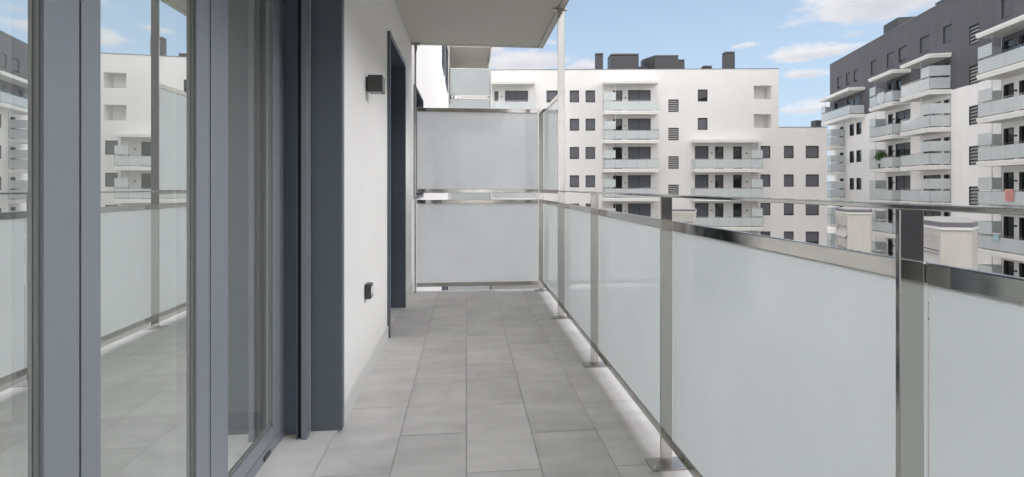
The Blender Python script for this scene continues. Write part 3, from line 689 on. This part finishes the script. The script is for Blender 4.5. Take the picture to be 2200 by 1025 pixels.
# ------------------------------------------------------------------ railing of our balcony
RX0, RX1 = .785, .833
RAIL = empty('balcony_railing', (.81, 2.5, 0)); A[RAIL] = Vector((.81, 2.5, 0))
tag(RAIL, 'polished steel balcony railing with frosted glass panels and flat handrail along the right side', 'railing')
posts = [4.21, 3.07, 1.94, .83, -.31, -1.45, -2.6]
def post(y, top, x0=RX0, x1=RX1, root=RAIL, plate=True):
    b = MB(); b.box(x0, x1, y, y+.010, .008, top, bev=.0015); o = b.build('post', STEEL, root)
    if plate:
        c = (x0+x1)/2; p = MB(); p.box(c-.072, c+.072, y-.038, y+.048, .0005, .008, bev=.0015)
        p.box(x0-.003, x1+.003, y-.004, y+.014, .008, .012, bev=.001); p.build('base_plate', STEELB, o)
        s = MB()
        for dx in (-.055, .055): s.cyl((c+dx, y-.02, .008), 'z', .008, .003, 12, None, .007); s.cyl((c+dx, y-.02, .011), 'z', .003, .0006, 6, BLACK)
        s.mats = s.mats or [STEEL]; s.mats = [STEEL, BLACK]; 
        for f in s.bm.faces: f.material_index = 0
        s.build('screw', None, o)
    return o
for y in posts: post(y, 1.0895 if y != 4.21 else 2.655, x1=RX1 if y != 4.21 else .845)
post(5.345, 1.985, .788, .838)
b = MB(); b.box(.778, .84, -3.1, 4.206, 1.09, 1.10, bev=.002); b.build('handrail', STEEL, RAIL)
def bay(y0, y1, z0, z1, root, xi=.836, rh=.04):
    g_ = MB(); g_.poly([(xi+.006, y0, z0+rh-.006), (xi+.006, y1, z0+rh-.006), (xi+.006, y1, z1-rh+.006), (xi+.006, y0, z1-rh+.006)]); o = g_.build('glass_panel', FROST, root)
    for (a, b_) in ((z1-rh, z1), (z0, z0+rh)):
        r = MB(); r.box(xi, xi+.014, y0, y1, a, b_, bev=.003); r.build('panel_rail', STEEL, o)
    return o
ys = [5.345]+posts
for i in range(len(ys)-1): bay(ys[i+1]+.0025, ys[i]-.001, .055, .992, RAIL)
bay(4.222, 5.341, 1.066, 1.985, RAIL)
# bracket of the tall post under the slab
b = MB(); b.box(.735, .865, 4.19, 4.235, 2.656, 2.668, bev=.001); b.cyl((.815, 4.2095, 2.63), 'y', .011, -.008, 14); b.box(.77, .80, 4.185, 4.209, 2.645, 2.656)
b.build('ceiling_bracket', STEEL, RAIL)

# ------------------------------------------------------------------ privacy screen closing the far end of the balcony
SCR = empty('privacy_screen', (.1, 5.40, 0)); A[SCR] = Vector((.1, 5.40, 0))
tag(SCR, 'two tier frosted glass screen in steel rails closing the far end of the balcony', 'screen')
b = MB(); b.box(-.556, -.536, 5.375, 5.385, .006, 2.64); o = b.build('post', STEEL, SCR)
p = MB(); p.box(-.575, -.505, 5.345, 5.415, .0005, .006, bev=.001); p.build('base_plate', STEEL, o)
p = MB(); p.box(-.585, -.50, 5.35, 5.40, 2.648, 2.667, bev=.002); p.box(-.556, -.525, 5.355, 5.374, 2.60, 2.648); p.cyl((-.54, 5.355, 2.59), 'y', .014, -.02, 14); p.cyl((-.54, 5.365, 2.56), 'y', .008, -.02, 10); p.build('ceiling_bracket', STEEL, o)
def spanel(z0, z1, rh=.042):
    g_ = MB(); g_.poly([(-.53, 5.396, z0+rh-.006), (.786, 5.396, z0+rh-.006), (.786, 5.396, z1-rh+.006), (-.53, 5.396, z1-rh+.006)]); o = g_.build('glass_panel', FROSTSCR, SCR)
    for (a, b_) in ((z1-rh, z1), (z0, z0+rh)):
        r = MB(); r.box(-.533, .787, 5.385, 5.407, a, b_, bev=.003); r.build('panel_rail', STEEL, o)
spanel(.055, .992); spanel(1.066, 1.985)

# ------------------------------------------------------------------ wall lamp and weatherproof socket
L = empty('wall_lamp', (-.59, 2.965, 1.74)); A[L] = Vector((-.59, 2.965, 1.74))
tag(L, 'small square dark bronze wall lamp between the sliding door and the doorway', 'lamp')
b = MB(); b.box(-.575, -.492, 2.965, 3.065, 1.693, 1.79, bev=.0015); b.build('lamp_body', LAMP, L)
b = MB(); b.box(-.5895, -.575, 2.985, 3.045, 1.70, 1.782); b.build('back_plate', LAMP, L)
b = MB(); b.box(-.56, -.507, 2.98, 3.05, 1.6915, 1.6929); b.box(-.56, -.507, 2.98, 3.05, 1.7901, 1.7912); b.build('lens', mat('lamp_lens', (.25, .25, .24), .3), L)
S = empty('wall_socket', (-.59, 2.97, .48)); A[S] = Vector((-.59, 2.97, .48))
tag(S, 'small dark weatherproof socket low on the white wall', 'socket')
b = MB(); b.box(-.589, -.552, 2.935, 3.005, .478, .565, bev=.006); b.build('socket_box', PLASTG, S)
b = MB(); b.cyl((-.5525, 2.966, .519), 'x', .031, .014, 22, None, .026); b.build('cover', PLASTW, S)
